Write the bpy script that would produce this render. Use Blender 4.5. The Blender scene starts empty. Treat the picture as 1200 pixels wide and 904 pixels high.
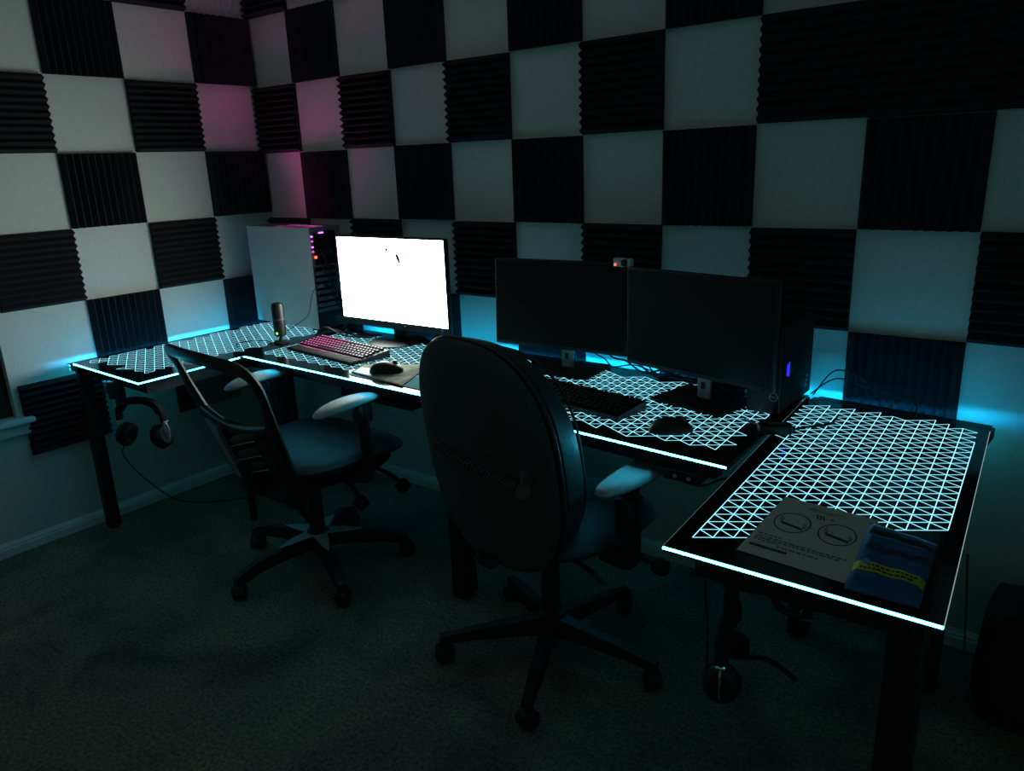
import bpy, bmesh, math, random
from mathutils import Vector, Matrix
random.seed(7)
PI = math.pi
scene = bpy.context.scene
COL = scene.collection

# ------------------------------------------------------------------ camera
F_PX = 896.61
CAM = Vector((3.3104, -2.3547, 1.4409))
CR = Vector((0.79479, 0.60579, -0.03638))
CU = Vector((-0.14247, 0.24452, 0.95912))
CB = Vector((0.58993, -0.75712, 0.28065))
cam_data = bpy.data.cameras.new('camera')
cam_data.sensor_fit = 'HORIZONTAL'; cam_data.sensor_width = 36.0
cam_data.lens = F_PX / 1200 * 36.0
cam_data.clip_start = 0.02
cam = bpy.data.objects.new('camera', cam_data); COL.objects.link(cam)
M = Matrix((CR, CU, CB)).transposed().to_4x4(); M.translation = CAM
cam.matrix_world = M
scene.camera = cam

def at(px, py, z):
    """point on the horizontal plane z that the photo pixel looks at"""
    d = CR * ((px - 600) / F_PX) - CU * ((py - 452) / F_PX) - CB
    t = (z - CAM.z) / d.z
    return CAM + d * t

# ------------------------------------------------------------------ world, exposure
world = bpy.data.worlds.new('world'); scene.world = world
world.use_nodes = True
bg = world.node_tree.nodes['Background']
bg.inputs['Color'].default_value = (0.36, 1.0, 0.82, 1)
bg.inputs['Strength'].default_value = 0.045
scene.view_settings.view_transform = 'Standard'
scene.view_settings.look = 'None'
scene.view_settings.gamma = 1.0
scene.view_settings.use_curve_mapping = False
scene.view_settings.exposure = 0.0

# ------------------------------------------------------------------ materials
def nodes_of(name):
    m = bpy.data.materials.new(name); m.use_nodes = True
    nt = m.node_tree
    return m, nt, nt.nodes['Principled BSDF']

def mat(name, col, rough=0.6, metal=0.0, noise=0.0, scale=40.0, bump=0.0, bscale=None, spec=0.5, coat=0.0):
    m, nt, b = nodes_of(name)
    b.inputs['Base Color'].default_value = (*col, 1)
    b.inputs['Roughness'].default_value = rough
    b.inputs['Metallic'].default_value = metal
    b.inputs['Specular IOR Level'].default_value = spec
    b.inputs['Coat Weight'].default_value = coat
    tc = nt.nodes.new('ShaderNodeTexCoord')
    n = nt.nodes.new('ShaderNodeTexNoise'); n.inputs['Scale'].default_value = scale
    n.inputs['Detail'].default_value = 4
    nt.links.new(tc.outputs['Object'], n.inputs['Vector'])
    r = nt.nodes.new('ShaderNodeValToRGB')
    k = noise
    r.color_ramp.elements[0].color = (*[c * (1 - k) for c in col], 1); r.color_ramp.elements[0].position = .3
    r.color_ramp.elements[1].color = (*[min(1, c * (1 + k)) for c in col], 1); r.color_ramp.elements[1].position = .7
    nt.links.new(n.outputs['Fac'], r.inputs['Fac'])
    nt.links.new(r.outputs['Color'], b.inputs['Base Color'])
    if bump:
        n2 = nt.nodes.new('ShaderNodeTexNoise'); n2.inputs['Scale'].default_value = bscale or scale
        n2.inputs['Detail'].default_value = 3
        nt.links.new(tc.outputs['Object'], n2.inputs['Vector'])
        bp = nt.nodes.new('ShaderNodeBump'); bp.inputs['Strength'].default_value = bump
        bp.inputs['Distance'].default_value = 0.01
        nt.links.new(n2.outputs['Fac'], bp.inputs['Height'])
        nt.links.new(bp.outputs['Normal'], b.inputs['Normal'])
    return m

def emis(name, col, strength, base=(0.02, 0.02, 0.02)):
    m, nt, b = nodes_of(name)
    b.inputs['Base Color'].default_value = (*base, 1)
    b.inputs['Emission Color'].default_value = (*col, 1)
    b.inputs['Emission Strength'].default_value = strength
    b.inputs['Roughness'].default_value = .4
    return m

MT = {}
MT['wall'] = mat('wall_paint', (0.62, 0.62, 0.58), .85, noise=.04, scale=60, bump=.12, bscale=150)
MT['trim'] = mat('white_trim', (0.72, 0.73, 0.72), .45, noise=.03, scale=20)
MT['ceiling'] = mat('ceiling_paint', (0.7, 0.7, 0.68), .9, noise=.03)
def carpet_mat():
    m = mat('carpet', (0.25, 0.225, 0.19), 1.0, noise=.5, scale=95, bump=.9, bscale=240, spec=.1)
    nt = m.node_tree; b = nt.nodes['Principled BSDF']
    src = b.inputs['Base Color'].links[0].from_socket
    tc = [n for n in nt.nodes if n.type == 'TEX_COORD'][0]
    n = nt.nodes.new('ShaderNodeTexNoise'); n.inputs['Scale'].default_value = 3.2; n.inputs['Detail'].default_value = 5; n.inputs['Distortion'].default_value = .6
    r = nt.nodes.new('ShaderNodeValToRGB')
    r.color_ramp.elements[0].position = .32; r.color_ramp.elements[0].color = (.55, .58, .60, 1)
    r.color_ramp.elements[1].position = .68; r.color_ramp.elements[1].color = (1.25, 1.22, 1.05, 1)
    mx = nt.nodes.new('ShaderNodeMix'); mx.data_type = 'RGBA'; mx.blend_type = 'MULTIPLY'; mx.inputs['Factor'].default_value = 1
    nt.links.new(tc.outputs['Object'], n.inputs['Vector']); nt.links.new(n.outputs['Fac'], r.inputs['Fac'])
    nt.links.new(src, mx.inputs[6]); nt.links.new(r.outputs['Color'], mx.inputs[7]); nt.links.new(mx.outputs[2], b.inputs['Base Color'])
    return m
MT['carpet'] = carpet_mat()
MT['foam'] = mat('black_foam', (0.024, 0.022, 0.027), .95, noise=.25, scale=120, bump=.2, bscale=400, spec=.15)
MT['glass_top'] = mat('black_glass', (0.004, 0.005, 0.006), .09, noise=.1, scale=8, spec=.5)
MT['steel'] = mat('black_steel', (0.010, 0.010, 0.011), .5, noise=.15, scale=200)
MT['plastic'] = mat('black_plastic', (0.012, 0.012, 0.013), .42, noise=.1, scale=150)
MT['plastic_rough'] = mat('rough_black_plastic', (0.010, 0.010, 0.011), .75, noise=.15, scale=200, spec=.2)
MT['leather'] = mat('black_leather', (0.045, 0.047, 0.05), .45, noise=.15, scale=60, bump=.25, bscale=220)
MT['fabric'] = mat('black_fabric', (0.085, 0.09, 0.095), .9, noise=.2, scale=300, bump=.25, bscale=600, spec=.2)
MT['arm_pad'] = mat('armrest_pad', (0.32, 0.33, 0.33), .5, noise=.06, scale=90)
MT['silver'] = mat('silver_plastic', (0.55, 0.56, 0.56), .35, metal=.15, noise=.05, scale=60)
MT['grey'] = mat('grey_plastic', (0.10, 0.10, 0.10), .5, noise=.06, scale=60)
MT['slat'] = mat('dark_grey_slat', (0.07, 0.075, 0.08), .5, noise=.1)
MT['chrome'] = mat('chrome', (0.75, 0.75, 0.76), .15, metal=1, noise=.03)
MT['screen_off'] = mat('dark_screen', (0.006, 0.007, 0.007), .32, noise=.05, spec=.4)
MT['case'] = mat('pale_case', (0.80, 0.82, 0.83), .45, noise=.03, scale=40)
MT['case_grey'] = mat('grey_case', (0.24, 0.25, 0.26), .5, metal=.4, noise=.08, scale=40)
MT['cable'] = mat('black_cable', (0.008, 0.008, 0.009), .5, noise=.1)
MT['paper'] = mat('paper', (0.50, 0.52, 0.48), .8, noise=.03, scale=90)
MT['ink'] = mat('ink', (0.03, 0.035, 0.035), .8, noise=.1)
MT['ink_pale'] = mat('pale_ink', (0.30, 0.33, 0.31), .8, noise=.35, scale=60)
MT['pouch'] = mat('blue_pouch', (0.016, 0.10, 0.28), .35, noise=.15, scale=30, bump=.15, bscale=50)
MT['yellow'] = mat('yellow_print', (0.55, 0.55, 0.03), .5, noise=.06)
MT['skyblue'] = mat('pale_blue_print', (0.12, 0.40, 0.60), .5, noise=.1)
MT['sheet'] = mat('pale_teal_plastic', (0.03, 0.22, 0.28), .85, noise=.08, spec=.1)
MT['white'] = mat('white_plastic', (0.66, 0.67, 0.66), .4, noise=.04)
MT['wood'] = mat('dark_window_frame', (0.035, 0.022, 0.015), .5, noise=.35, scale=25)
MT['bag'] = mat('black_bag', (0.007, 0.007, 0.008), .85, noise=.2, scale=90, bump=.2, bscale=60)
MT['led_white'] = emis('led_edge', (0.040, 0.66, 1.0), 34.0)
MT['led_dim'] = emis('led_edge_dim', (0.45, 0.62, 0.70), 0.55)
MT['led_back'] = emis('led_back_strip', (0.004, 0.44, 0.80), 32.0)
MT['led_under'] = emis('led_under_strip', (0.006, 0.60, 0.80), 18.0)
MT['led_slot'] = emis('led_slot_strip', (0.003, 0.33, 0.85), 70.0)
MT['pattern'] = emis('lit_pattern', (0.27, 0.82, 1.0), 1.9)
MT['magenta'] = emis('magenta_led', (1.0, 0.10, 0.50), 420.0)
MT['magenta_dim'] = emis('dim_magenta_led', (1.0, 0.10, 0.50), 75.0)
MT['key_pink'] = emis('pink_key_light', (1.0, 0.10, 0.48), 1.3)
MT['key_pale'] = emis('pale_key_light', (0.85, 0.55, 0.72), 0.75)
MT['red'] = emis('red_led', (1.0, 0.06, 0.02), 8.0)
MT['green'] = emis('green_led', (0.16, 1.0, 0.05), 3.0)
MT['blue'] = emis('blue_led', (0.03, 0.03, 1.0), 0.9)
MT['violet'] = emis('violet_led', (0.55, 0.15, 1.0), 3.0)
MT['white_led'] = emis('white_led', (0.9, 1.0, 1.0), 5.0)

def screen_mat():
    m, nt, b = nodes_of('lit_screen')
    b.inputs['Base Color'].default_value = (0.02, 0.02, 0.02, 1)
    tc = nt.nodes.new('ShaderNodeTexCoord')
    n = nt.nodes.new('ShaderNodeTexNoise'); n.inputs['Scale'].default_value = 3.0
    r = nt.nodes.new('ShaderNodeValToRGB')
    r.color_ramp.elements[0].color = (0.84, 1.0, 0.92, 1); r.color_ramp.elements[1].color = (0.90, 1.0, 0.92, 1)
    nt.links.new(tc.outputs['Object'], n.inputs['Vector'])
    nt.links.new(n.outputs['Fac'], r.inputs['Fac'])
    nt.links.new(r.outputs['Color'], b.inputs['Emission Color'])
    b.inputs['Emission Strength'].default_value = 14.0
    return m
MT['screen_on'] = screen_mat()

def mesh_mat():
    m, nt, b = nodes_of('chair_mesh')
    b.inputs['Base Color'].default_value = (0.09, 0.095, 0.10, 1); b.inputs['Roughness'].default_value = .8
    tc = nt.nodes.new('ShaderNodeTexCoord')
    w = nt.nodes.new('ShaderNodeTexChecker'); w.inputs['Scale'].default_value = 420
    nt.links.new(tc.outputs['Object'], w.inputs['Vector'])
    mr = nt.nodes.new('ShaderNodeMapRange'); mr.inputs['To Min'].default_value = .35; mr.inputs['To Max'].default_value = .75
    nt.links.new(w.outputs['Fac'], mr.inputs['Value'])
    nt.links.new(mr.outputs['Result'], b.inputs['Alpha'])
    return m
MT['mesh'] = mesh_mat()

def map_mat():
    m, nt, b = nodes_of('printed_mat')
    b.inputs['Roughness'].default_value = .75
    tc = nt.nodes.new('ShaderNodeTexCoord')
    n = nt.nodes.new('ShaderNodeTexNoise'); n.inputs['Scale'].default_value = 14; n.inputs['Detail'].default_value = 5
    r = nt.nodes.new('ShaderNodeValToRGB')
    e = r.color_ramp.elements
    e[0].position = .38; e[0].color = (0.05, 0.06, 0.03, 1)
    e[1].position = .56; e[1].color = (0.20, 0.24, 0.15, 1)
    a = e.new(.47); a.color = (0.12, 0.15, 0.09, 1)
    nt.links.new(tc.outputs['Object'], n.inputs['Vector'])
    nt.links.new(n.outputs['Fac'], r.inputs['Fac'])
    nt.links.new(r.outputs['Color'], b.inputs['Base Color'])
    return m
MT['map'] = map_mat(); MT['map'].node_tree.nodes['Principled BSDF'].inputs['Specular IOR Level'].default_value = .1

# ------------------------------------------------------------------ mesh helpers
class MB:
    def __init__(s): s.v = []; s.f = []
    def add(s, vs, fs):
        o = len(s.v); s.v += [tuple(v) for v in vs]; s.f += [tuple(i + o for i in f) for f in fs]; return s
    def box(s, c, size, bevel=0.0, rot=None, seg=2):
        bm = bmesh.new(); bmesh.ops.create_cube(bm, size=1)
        bmesh.ops.scale(bm, vec=size, verts=bm.verts)
        if bevel:
            bmesh.ops.bevel(bm, geom=list(bm.edges), offset=bevel, segments=seg, affect='EDGES', profile=.5)
        if rot is not None: bmesh.ops.transform(bm, matrix=rot.to_4x4(), verts=bm.verts)
        bmesh.ops.translate(bm, vec=c, verts=bm.verts)
        bm.verts.index_update()
        s.add([v.co.copy() for v in bm.verts], [[v.index for v in f.verts] for f in bm.faces]); bm.free(); return s
    def span(s, a, b, bevel=0.0):
        c = [(a[i] + b[i]) / 2 for i in range(3)]
        return s.box(c, [abs(b[i] - a[i]) for i in range(3)], bevel)
    def loft(s, rings, closed=False, cap=True):
        n = len(rings[0]); o = len(s.v)
        for r in rings: s.v += [tuple(p) for p in r]
        m = len(rings)
        for i in range(m if closed else m - 1):
            j = (i + 1) % m
            for k in range(n):
                l = (k + 1) % n
                s.f.append((o + i * n + k, o + i * n + l, o + j * n + l, o + j * n + k))
        if cap and not closed:
            s.f.append(tuple(o + k for k in range(n))[::-1]); s.f.append(tuple(o + (m - 1) * n + k for k in range(n)))
        return s
    def tube(s, path, r, n=8, closed=False, flat=1.0, up=Vector((0, 0, 1)), bn=None):
        P = [Vector(p) for p in path]; m = len(P); rings = []
        prev = None
        for i in range(m):
            a = P[(i - 1) % m] if (closed or i > 0) else P[i]
            b = P[(i + 1) % m] if (closed or i < m - 1) else P[i]
            t = (b - a).normalized()
            if prev is None:
                x = t.cross(up)
                if x.length < 1e-3: x = t.cross(Vector((1, 0, 0)))
            else:
                x = prev - t * prev.dot(t)
            if bn is not None: x = t.cross(bn)
            x.normalize(); prev = x
            y = t.cross(x)
            rr = r[i] if isinstance(r, (list, tuple)) else r
            rings.append([P[i] + (x * math.cos(q) + y * math.sin(q) * flat) * rr for q in [2 * PI * k / n for k in range(n)]])
        return s.loft(rings, closed)
    def lathe(s, prof, c=(0, 0, 0), n=24, axis='z'):
        rings = []
        for (r, h) in prof:
            ring = []
            for k in range(n):
                q = 2 * PI * k / n; a, b = r * math.cos(q), r * math.sin(q)
                p = {'z': (a, b, h), 'y': (a, h, -b), 'x': (h, a, b)}[axis]
                ring.append((p[0] + c[0], p[1] + c[1], p[2] + c[2]))
            rings.append(ring)
        return s.loft(rings)
    def dome(s, outline, front, back, place, rings=7, n=40, pw=2.6):
        """pillow: outline(theta)->(a,b); place(a,b,t)->xyz ; t in [-back,front]"""
        allr = []
        rh = [math.sin(PI / 2 * (i + 1) / rings) for i in range(rings)]
        def th(r): return (max(0, 1 - r ** pw)) ** .5
        seq = [(r, 1) for r in rh] + [(r, -1) for r in rh[-2::-1]]
        for r, sg in seq:
            allr.append([place(outline(2 * PI * k / n)[0] * r, outline(2 * PI * k / n)[1] * r, (front if sg > 0 else -back) * th(r)) for k in range(n)])
        return s.loft(allr)
    def prism(s, poly, z0, z1):
        n = len(poly)
        return s.loft([[(p[0], p[1], z0) for p in poly], [(p[0], p[1], z1) for p in poly]])
    def tf(s, m):
        s.v = [tuple(m @ Vector(v)) for v in s.v]; return s
    def build(s, name, material, parent=None, smooth=True, angle=.6):
        me = bpy.data.meshes.new(name); me.from_pydata(s.v, [], s.f)
        bm = bmesh.new(); bm.from_mesh(me); bmesh.ops.recalc_face_normals(bm, faces=bm.faces); bm.to_mesh(me); bm.free()
        if smooth:
            me.shade_smooth(); me.set_sharp_from_angle(angle=angle)
        me.materials.append(MT[material] if isinstance(material, str) else material)
        o = bpy.data.objects.new(name, me); COL.objects.link(o)
        if parent: o.parent = parent
        return o

def catmull(pts, k=8, closed=False):
    P = [Vector(p) for p in pts]; out = []; n = len(P)
    rng = range(n) if closed else range(n - 1)
    for i in rng:
        g = lambda j: P[j % n] if closed else P[max(0, min(n - 1, j))]
        a, b, c, d = g(i - 1), g(i), g(i + 1), g(i + 2)
        for q in range(k):
            t = q / k
            out.append(.5 * ((2 * b) + (c - a) * t + (2 * a - 5 * b + 4 * c - d) * t * t + (3 * b - a - 3 * c + d) * t ** 3))
    if not closed: out.append(P[-1])
    return out

def sup(a, b, p=2.5):
    def f(q):
        c, s_ = math.cos(q), math.sin(q)
        return (a * math.copysign(abs(c) ** (2 / p), c), b * math.copysign(abs(s_) ** (2 / p), s_))
    return f

def thing(name, label, cat, loc=(0, 0, 0), rotz=0.0, group=None):
    o = bpy.data.objects.new(name, None); COL.objects.link(o)
    o.empty_display_size = .05
    o.location = loc; o.rotation_euler = (0, 0, rotz); o['label'] = label; o['category'] = cat
    if group: o['group'] = group
    return o
def tag(o, label, cat, group=None):
    o['label'] = label; o['category'] = cat
    if group: o['group'] = group
    return o
def struct(o):
    o['kind'] = 'structure'; return o
def text_mesh(name, body, size, material, parent, matrix, extrude=.0002, shear=0.0):
    cu = bpy.data.curves.new(name, 'FONT'); cu.body = body; cu.size = size; cu.extrude = extrude
    cu.align_x = 'CENTER'; cu.align_y = 'CENTER'; cu.shear = shear; cu.resolution_u = 2
    t = bpy.data.objects.new(name, cu); COL.objects.link(t)
    me = bpy.data.meshes.new_from_object(t); COL.objects.unlink(t); bpy.data.objects.remove(t)
    me.materials.clear(); me.materials.append(MT[material])
    o = bpy.data.objects.new(name, me); COL.objects.link(o); o.parent = parent; o.matrix_local = matrix
    return o
def cable(name, pts, r, label, cat='cable', material='cable', group=None):
    o = MB().tube(catmull(pts, 8), r, 6).build(name, material)
    return tag(o, label, cat, group)

# ------------------------------------------------------------------ room
XR, YR, CEIL = 4.4, -4.2, 2.44
floor = struct(MB().span((-.15, YR, -.1), (XR, .15, 0)).build('floor', 'carpet', smooth=False))
ceiling = struct(MB().span((-.15, YR, CEIL), (XR, .15, CEIL + .1)).build('ceiling', 'ceiling', smooth=False))
wall_back = struct(MB().span((0, 0, 0), (XR, .12, CEIL)).build('wall_back', 'wall', smooth=False))
WY0, WY1, WZ0, WZ1 = -2.30, -1.285, .545, 1.95
wl = MB()
wl.span((-.12, WY1, 0), (0, .12, CEIL)); wl.span((-.12, YR, 0), (0, WY0, CEIL))
wl.span((-.12, WY0, 0), (0, WY1, WZ0)); wl.span((-.12, WY0, WZ1), (0, WY1, CEIL))
wall_left = struct(wl.build('wall_left', 'wall', smooth=False))

def base_profile(L, axis):
    prof = [(0, 0), (.014, 0), (.014, .032), (.011, .036), (.011, .042), (.006, .050), (.004, .056), (0, .056)]
    mb = MB()
    if axis == 'x': mb.loft([[(x, -p[0], p[1]) for p in prof] for x in L])
    else: mb.loft([[(p[0], y, p[1]) for p in prof] for y in L])
    return mb
struct(base_profile((0.014, XR), 'x').build('baseboard_back', 'trim', smooth=False))
struct(base_profile((YR, 0), 'y').build('baseboard_left', 'trim', smooth=False))

win = bpy.data.objects.new('window_1', None); COL.objects.link(win); win['kind'] = 'structure'
wf = MB()
for a, b in (((-.07, WY1 - .05, WZ0), (-.03, WY1, WZ1)), ((-.07, WY0, WZ0), (-.03, WY0 + .05, WZ1)),
             ((-.07, WY0 + .05, WZ0), (-.03, WY1 - .05, WZ0 + .05)), ((-.07, WY0 + .05, WZ1 - .05), (-.03, WY1 - .05, WZ1)),
             ((-.065, WY0 + .05, 1.22), (-.035, WY1 - .05, 1.26))): wf.span(a, b, .004)
wf.build('window_frame', 'wood', win)
MB().span((-.055, WY0 + .05, WZ0 + .05), (-.05, WY1 - .05, 1.22)).build('pane', 'screen_off', win)
MB().span((-.055, WY0 + .05, 1.26), (-.05, WY1 - .05, WZ1 - .05)).build('pane', 'screen_off', win)
sl = MB().span((-.03, WY0 - .05, WZ0 - .022), (.05, WY1 + .05, WZ0), .006)
sl.span((0, WY0 - .03, WZ0 - .07), (.022, WY1 + .035, WZ0 - .022), .005)
sl.build('window_sill', 'trim', win)

# acoustic foam tiles, glued on the walls in a checkerboard
def foam_mesh(w, h, vertical, ridges=11, base=.009, peak=.031):
    L, D = (w, h) if vertical else (h, w)
    prof = [(-L / 2, 0), (-L / 2, base)]
    for i in range(ridges):
        a = -L / 2 + L * i / ridges
        prof.append((a + L / ridges * .5, peak)); prof.append((a + L / ridges, base))
    prof.append((L / 2, 0))
    rings = []
    for d in (-D / 2, D / 2):
        rings.append([((p[0], -p[1], d) if vertical else (d, -p[1], p[0])) for p in prof])
    mb = MB().loft(rings)
    me = bpy.data.meshes.new('foam_panel'); me.from_pydata(mb.v, [], mb.f)
    bm = bmesh.new(); bm.from_mesh(me); bmesh.ops.recalc_face_normals(bm, faces=bm.faces); bm.to_mesh(me); bm.free()
    me.materials.append(MT['foam']); return me
GB, VB, HB0 = .305, .2978, 2.1157
GL, VL, HL0 = .317, .2898, 2.1157
fm = {('B', v): foam_mesh(GB * .992, VB * .992, v) for v in (0, 1)}
fm.update({('L', v): foam_mesh(GL * .985, VL * .992, v) for v in (0, 1)})
def foam(side, row, col):
    o = bpy.data.objects.new('foam_panel', fm[(side, 1 if row % 2 == 0 else 0)]); COL.objects.link(o)
    jx, jz = random.uniform(-.002, .002), random.uniform(-.002, .002)
    tilt = random.uniform(-.006, .006)
    if side == 'B':
        o.parent = wall_back; o.location = ((col + .5) * GB + jx, 0, HB0 - (row + .5) * VB + jz); o.rotation_euler = (0, tilt, 0)
    else:
        o.parent = wall_left; o.location = (0, .0047 - (col + .5) * GL + jx, HL0 - (row + .5) * VL + jz); o.rotation_euler = (tilt, 0, PI / 2)
for row in range(-1, 5):
    for c in range(0, 13):
        black = (row + c) % 2 == 1
        if row in (0, 1) and c in (9, 10) : black = True
        if row == 1 and c == 8: black = True
        if row == -1 and c > 9: black = True
        if black: foam('B', row, c)
for row in range(-1, 6):
    for c in range(0, 4):
        if (row + c) % 2 == 0: foam('L', row, c)

# ------------------------------------------------------------------ desks
DZ = .74
def V2(p): return Vector((p[0], p[1]))
def bil(q, u, v):
    a, b, c, d = q
    p = (V2(a) * (1 - u) + V2(b) * u) * (1 - v) + (V2(d) * (1 - u) + V2(c) * u) * v
    return p
def desk_top(parent, q, sides, pat, rail=.052):
    """q: near-left, near-right, far-right, far-left corners; sides: LED kind for front,right,back,left"""
    top = MB().prism([tuple(bil(q, *uv)) for uv in ((0, 0), (1, 0), (1, 1), (0, 1))], DZ - .012, DZ).build('table_top', 'glass_top', parent, smooth=False)
    cs = [V2(p) for p in q]
    for i, kind in enumerate(sides):
        if not kind: continue
        a, b = cs[i], cs[(i + 1) % 4]
        t = (b - a).normalized(); nrm = Vector((t.y, -t.x))
        w, z0, z1 = .002, DZ - .0055, DZ - .0010
        if kind == 'led_dim': w = .0011
        if kind == 'led_part': kind = 'led_white'; b = a + (b - a) * .415
        if kind == 'led_back':
            a2, b2 = a + nrm * rail + t * .01, b + nrm * rail - t * .01
            MB().prism([tuple(p) for p in (a2, b2, b2 + nrm * .002, a2 + nrm * .002)], DZ - .0235, DZ - .0175).build('led_strip', 'led_slot', top, smooth=False)
            for zz in (DZ - .026, DZ - .0165):
                MB().prism([tuple(p) for p in (a2, b2, b2 + nrm * .022, a2 + nrm * .022)], zz, zz + .0015).build('light_fin', 'steel', top, smooth=False)  # added fins squeeze the slot strip's light into a thin wall line
            MB().prism([tuple(p) for p in (a2, b2, b2 + nrm * .002, a2 + nrm * .002)], DZ - .0385, DZ - .0325).build('led_strip', 'led_under', top, smooth=False)
            z0, z1, w = DZ - .0105, DZ - .0040, .002
        poly = [a, b, b + nrm * w, a + nrm * w]
        MB().prism([tuple(p) for p in poly], z0, z1).build('led_strip', kind, top, smooth=False)
    # printed triangle grid lit from below: edges of the triangles inside the pattern's ragged outline
    side = .0385; hx = side * math.cos(PI / 6); lw = .00085
    (inside, org, ang) = pat
    R = Matrix.Rotation(ang, 2)
    def P(i, j): return V2(org) + R @ Vector((i * hx, j * side + (i % 2) * side / 2))
    edges = set(); 
    for i in range(-60, 60):
        for j in range(-60, 60):
            o = i % 2
            for tri in (((i, j), (i, j + 1), (i + 1, j + o)), ((i + 1, j + o), (i + 1, j + 1 + o), (i, j + 1))):
                ps = [P(*k) for k in tri]
                c = (ps[0] + ps[1] + ps[2]) / 3
                if inside(c):
                    for k in range(3):
                        edges.add(tuple(sorted((tri[k], tri[(k + 1) % 3]))))
    mb = MB()
    for e in edges:
        a, b = P(*e[0]), P(*e[1]); t = (b - a).normalized(); n = Vector((-t.y, t.x)) * lw
        z = DZ + .0006
        mb.add([(*(a - n), z), (*(b - n), z), (*(b + n), z), (*(a + n), z)], [(0, 1, 2, 3)])
    o = mb.build('lit_triangle_pattern', 'pattern', top, smooth=False)
    o['label'] = 'glowing pale blue triangle grid in the glass'
    return top
def beam(mb, a, b, w=.04, z0=DZ - .062, z1=DZ - .0125):
    a, b = V2(a), V2(b); t = (b - a).normalized(); n = Vector((-t.y, t.x)) * w / 2
    mb.prism([tuple(a - n), tuple(b - n), tuple(b + n), tuple(a + n)], z0, z1)
def desk_leg(parent, x, y, wx=.055, wy=.075):
    mb = MB().box((x, y, (DZ - .013) / 2 + .004), (wx, wy, DZ - .021), .005)
    l = mb.build('leg', 'steel', parent)
    MB().lathe([(.018, 0), (.02, .003), (.02, .007)], (x, y, 0), 16).build('foot', 'plastic', l)

xy = lambda p: (p.x, p.y)
LB, LA, LC = xy(at(162, 449, DZ)), xy(at(86, 426, DZ)), xy(at(285, 417, DZ))
CJ = xy(at(528, 469.5, DZ)); C2 = xy(at(853, 547.5, DZ)); RA = xy(at(777, 640, DZ)); RB = xy(at(1106, 734, DZ))
RC, RD = xy(at(1160, 505, DZ)), xy(at(944, 467, DZ))
LW_far_r = (LC[0] - .012, -.105); LW_far_l = (LA[0] - .010, -.105)
qL = [LA, LB, LW_far_r, LW_far_l]
qCL = [(LC[0] + .004, LC[1]), (CJ[0] - .003, CJ[1]), (CJ[0] - .003, -.115), (LW_far_r[0] + .016, -.115)]
qCR = [(CJ[0] + .003, CJ[1]), (C2[0] - .004, C2[1]), (RD[0] - .004, RD[1] + .01), (CJ[0] + .003, -.12)]
qR = [RA, RB, RC, RD]

def wob(x, k, s): return math.sin(x * k + s) * .012 + math.sin(x * k * 2.3 + s * 2) * .010

desk = thing('corner_desk', 'black glass L-shaped desk holding the lit monitor and pink keyboard', 'desk', group='light up corner desks')
def inL(c): return (LA[0] + .02 + wob(c.y, 31, 1)) < c.x < (LB[0] - .115 + wob(c.y, 23, 2)) and -1.02 + wob(c.x, 25, 0) < c.y < -.16
tL = desk_top(desk, qL, ('led_white', 'led_part', None, 'led_back'), (inL, (LA[0] + .02, -1.0), .03), LA[0] - .075)
def inCL(c): return LC[0] + .03 + wob(c.y, 30, 0) * .5 < c.x < CJ[0] - .05 and -.60 + wob(c.x, 20, 2) * .4 < c.y < -.17 + wob(c.x, 14, 1)
tC = desk_top(desk, qCL, ('led_white', None, 'led_back', None), (inCL, (LC[0] + .03, -.59), 0.0))
fr = MB()
beam(fr, (LA[0] + .06, LA[1] + .05), (LA[0] + .03, -.14)); beam(fr, (LB[0] - .07, LB[1] + .05), (LB[0] - .08, -.14))
beam(fr, (LA[0] + .05, LA[1] + .07), (LB[0] - .05, LB[1] + .07))
beam(fr, (LC[0] - .02, -.60), (CJ[0] - .03, -.62)); beam(fr, (LC[0] - .08, -.16), (CJ[0] - .03, -.16))
beam(fr, (CJ[0] - .06, -.62), (CJ[0] - .06, -.16))
beam(fr, (LA[0] - (LA[0] - .076) / 2, LA[1] + .01), (LW_far_l[0] - (LA[0] - .076) / 2, -.105), LA[0] - .076, DZ - .040, DZ - .0125); beam(fr, (LC[0], -.0885), (CJ[0] - .004, -.0885), .052, DZ - .040, DZ - .0125)
fr.build('frame', 'steel', desk)
desk_leg(desk, .105, -1.05, .042, .05); desk_leg(desk, CJ[0] - .055, -.615); desk_leg(desk, LC[0] - .03, -.48)
desk_leg(desk, CJ[0] - .055, -.17); desk_leg(desk, .12, -.15)
tray = MB().span((1.02, -.50, .585), (1.40, -.34, .605), .004)
for x in (1.03, 1.21, 1.39): tray.span((x - .006, -.505, .59), (x + .006, -.495, DZ - .012)); tray.span((x - .006, -.345, .59), (x + .006, -.335, DZ - .012))
tray.build('cable_tray', 'steel', desk)

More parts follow.
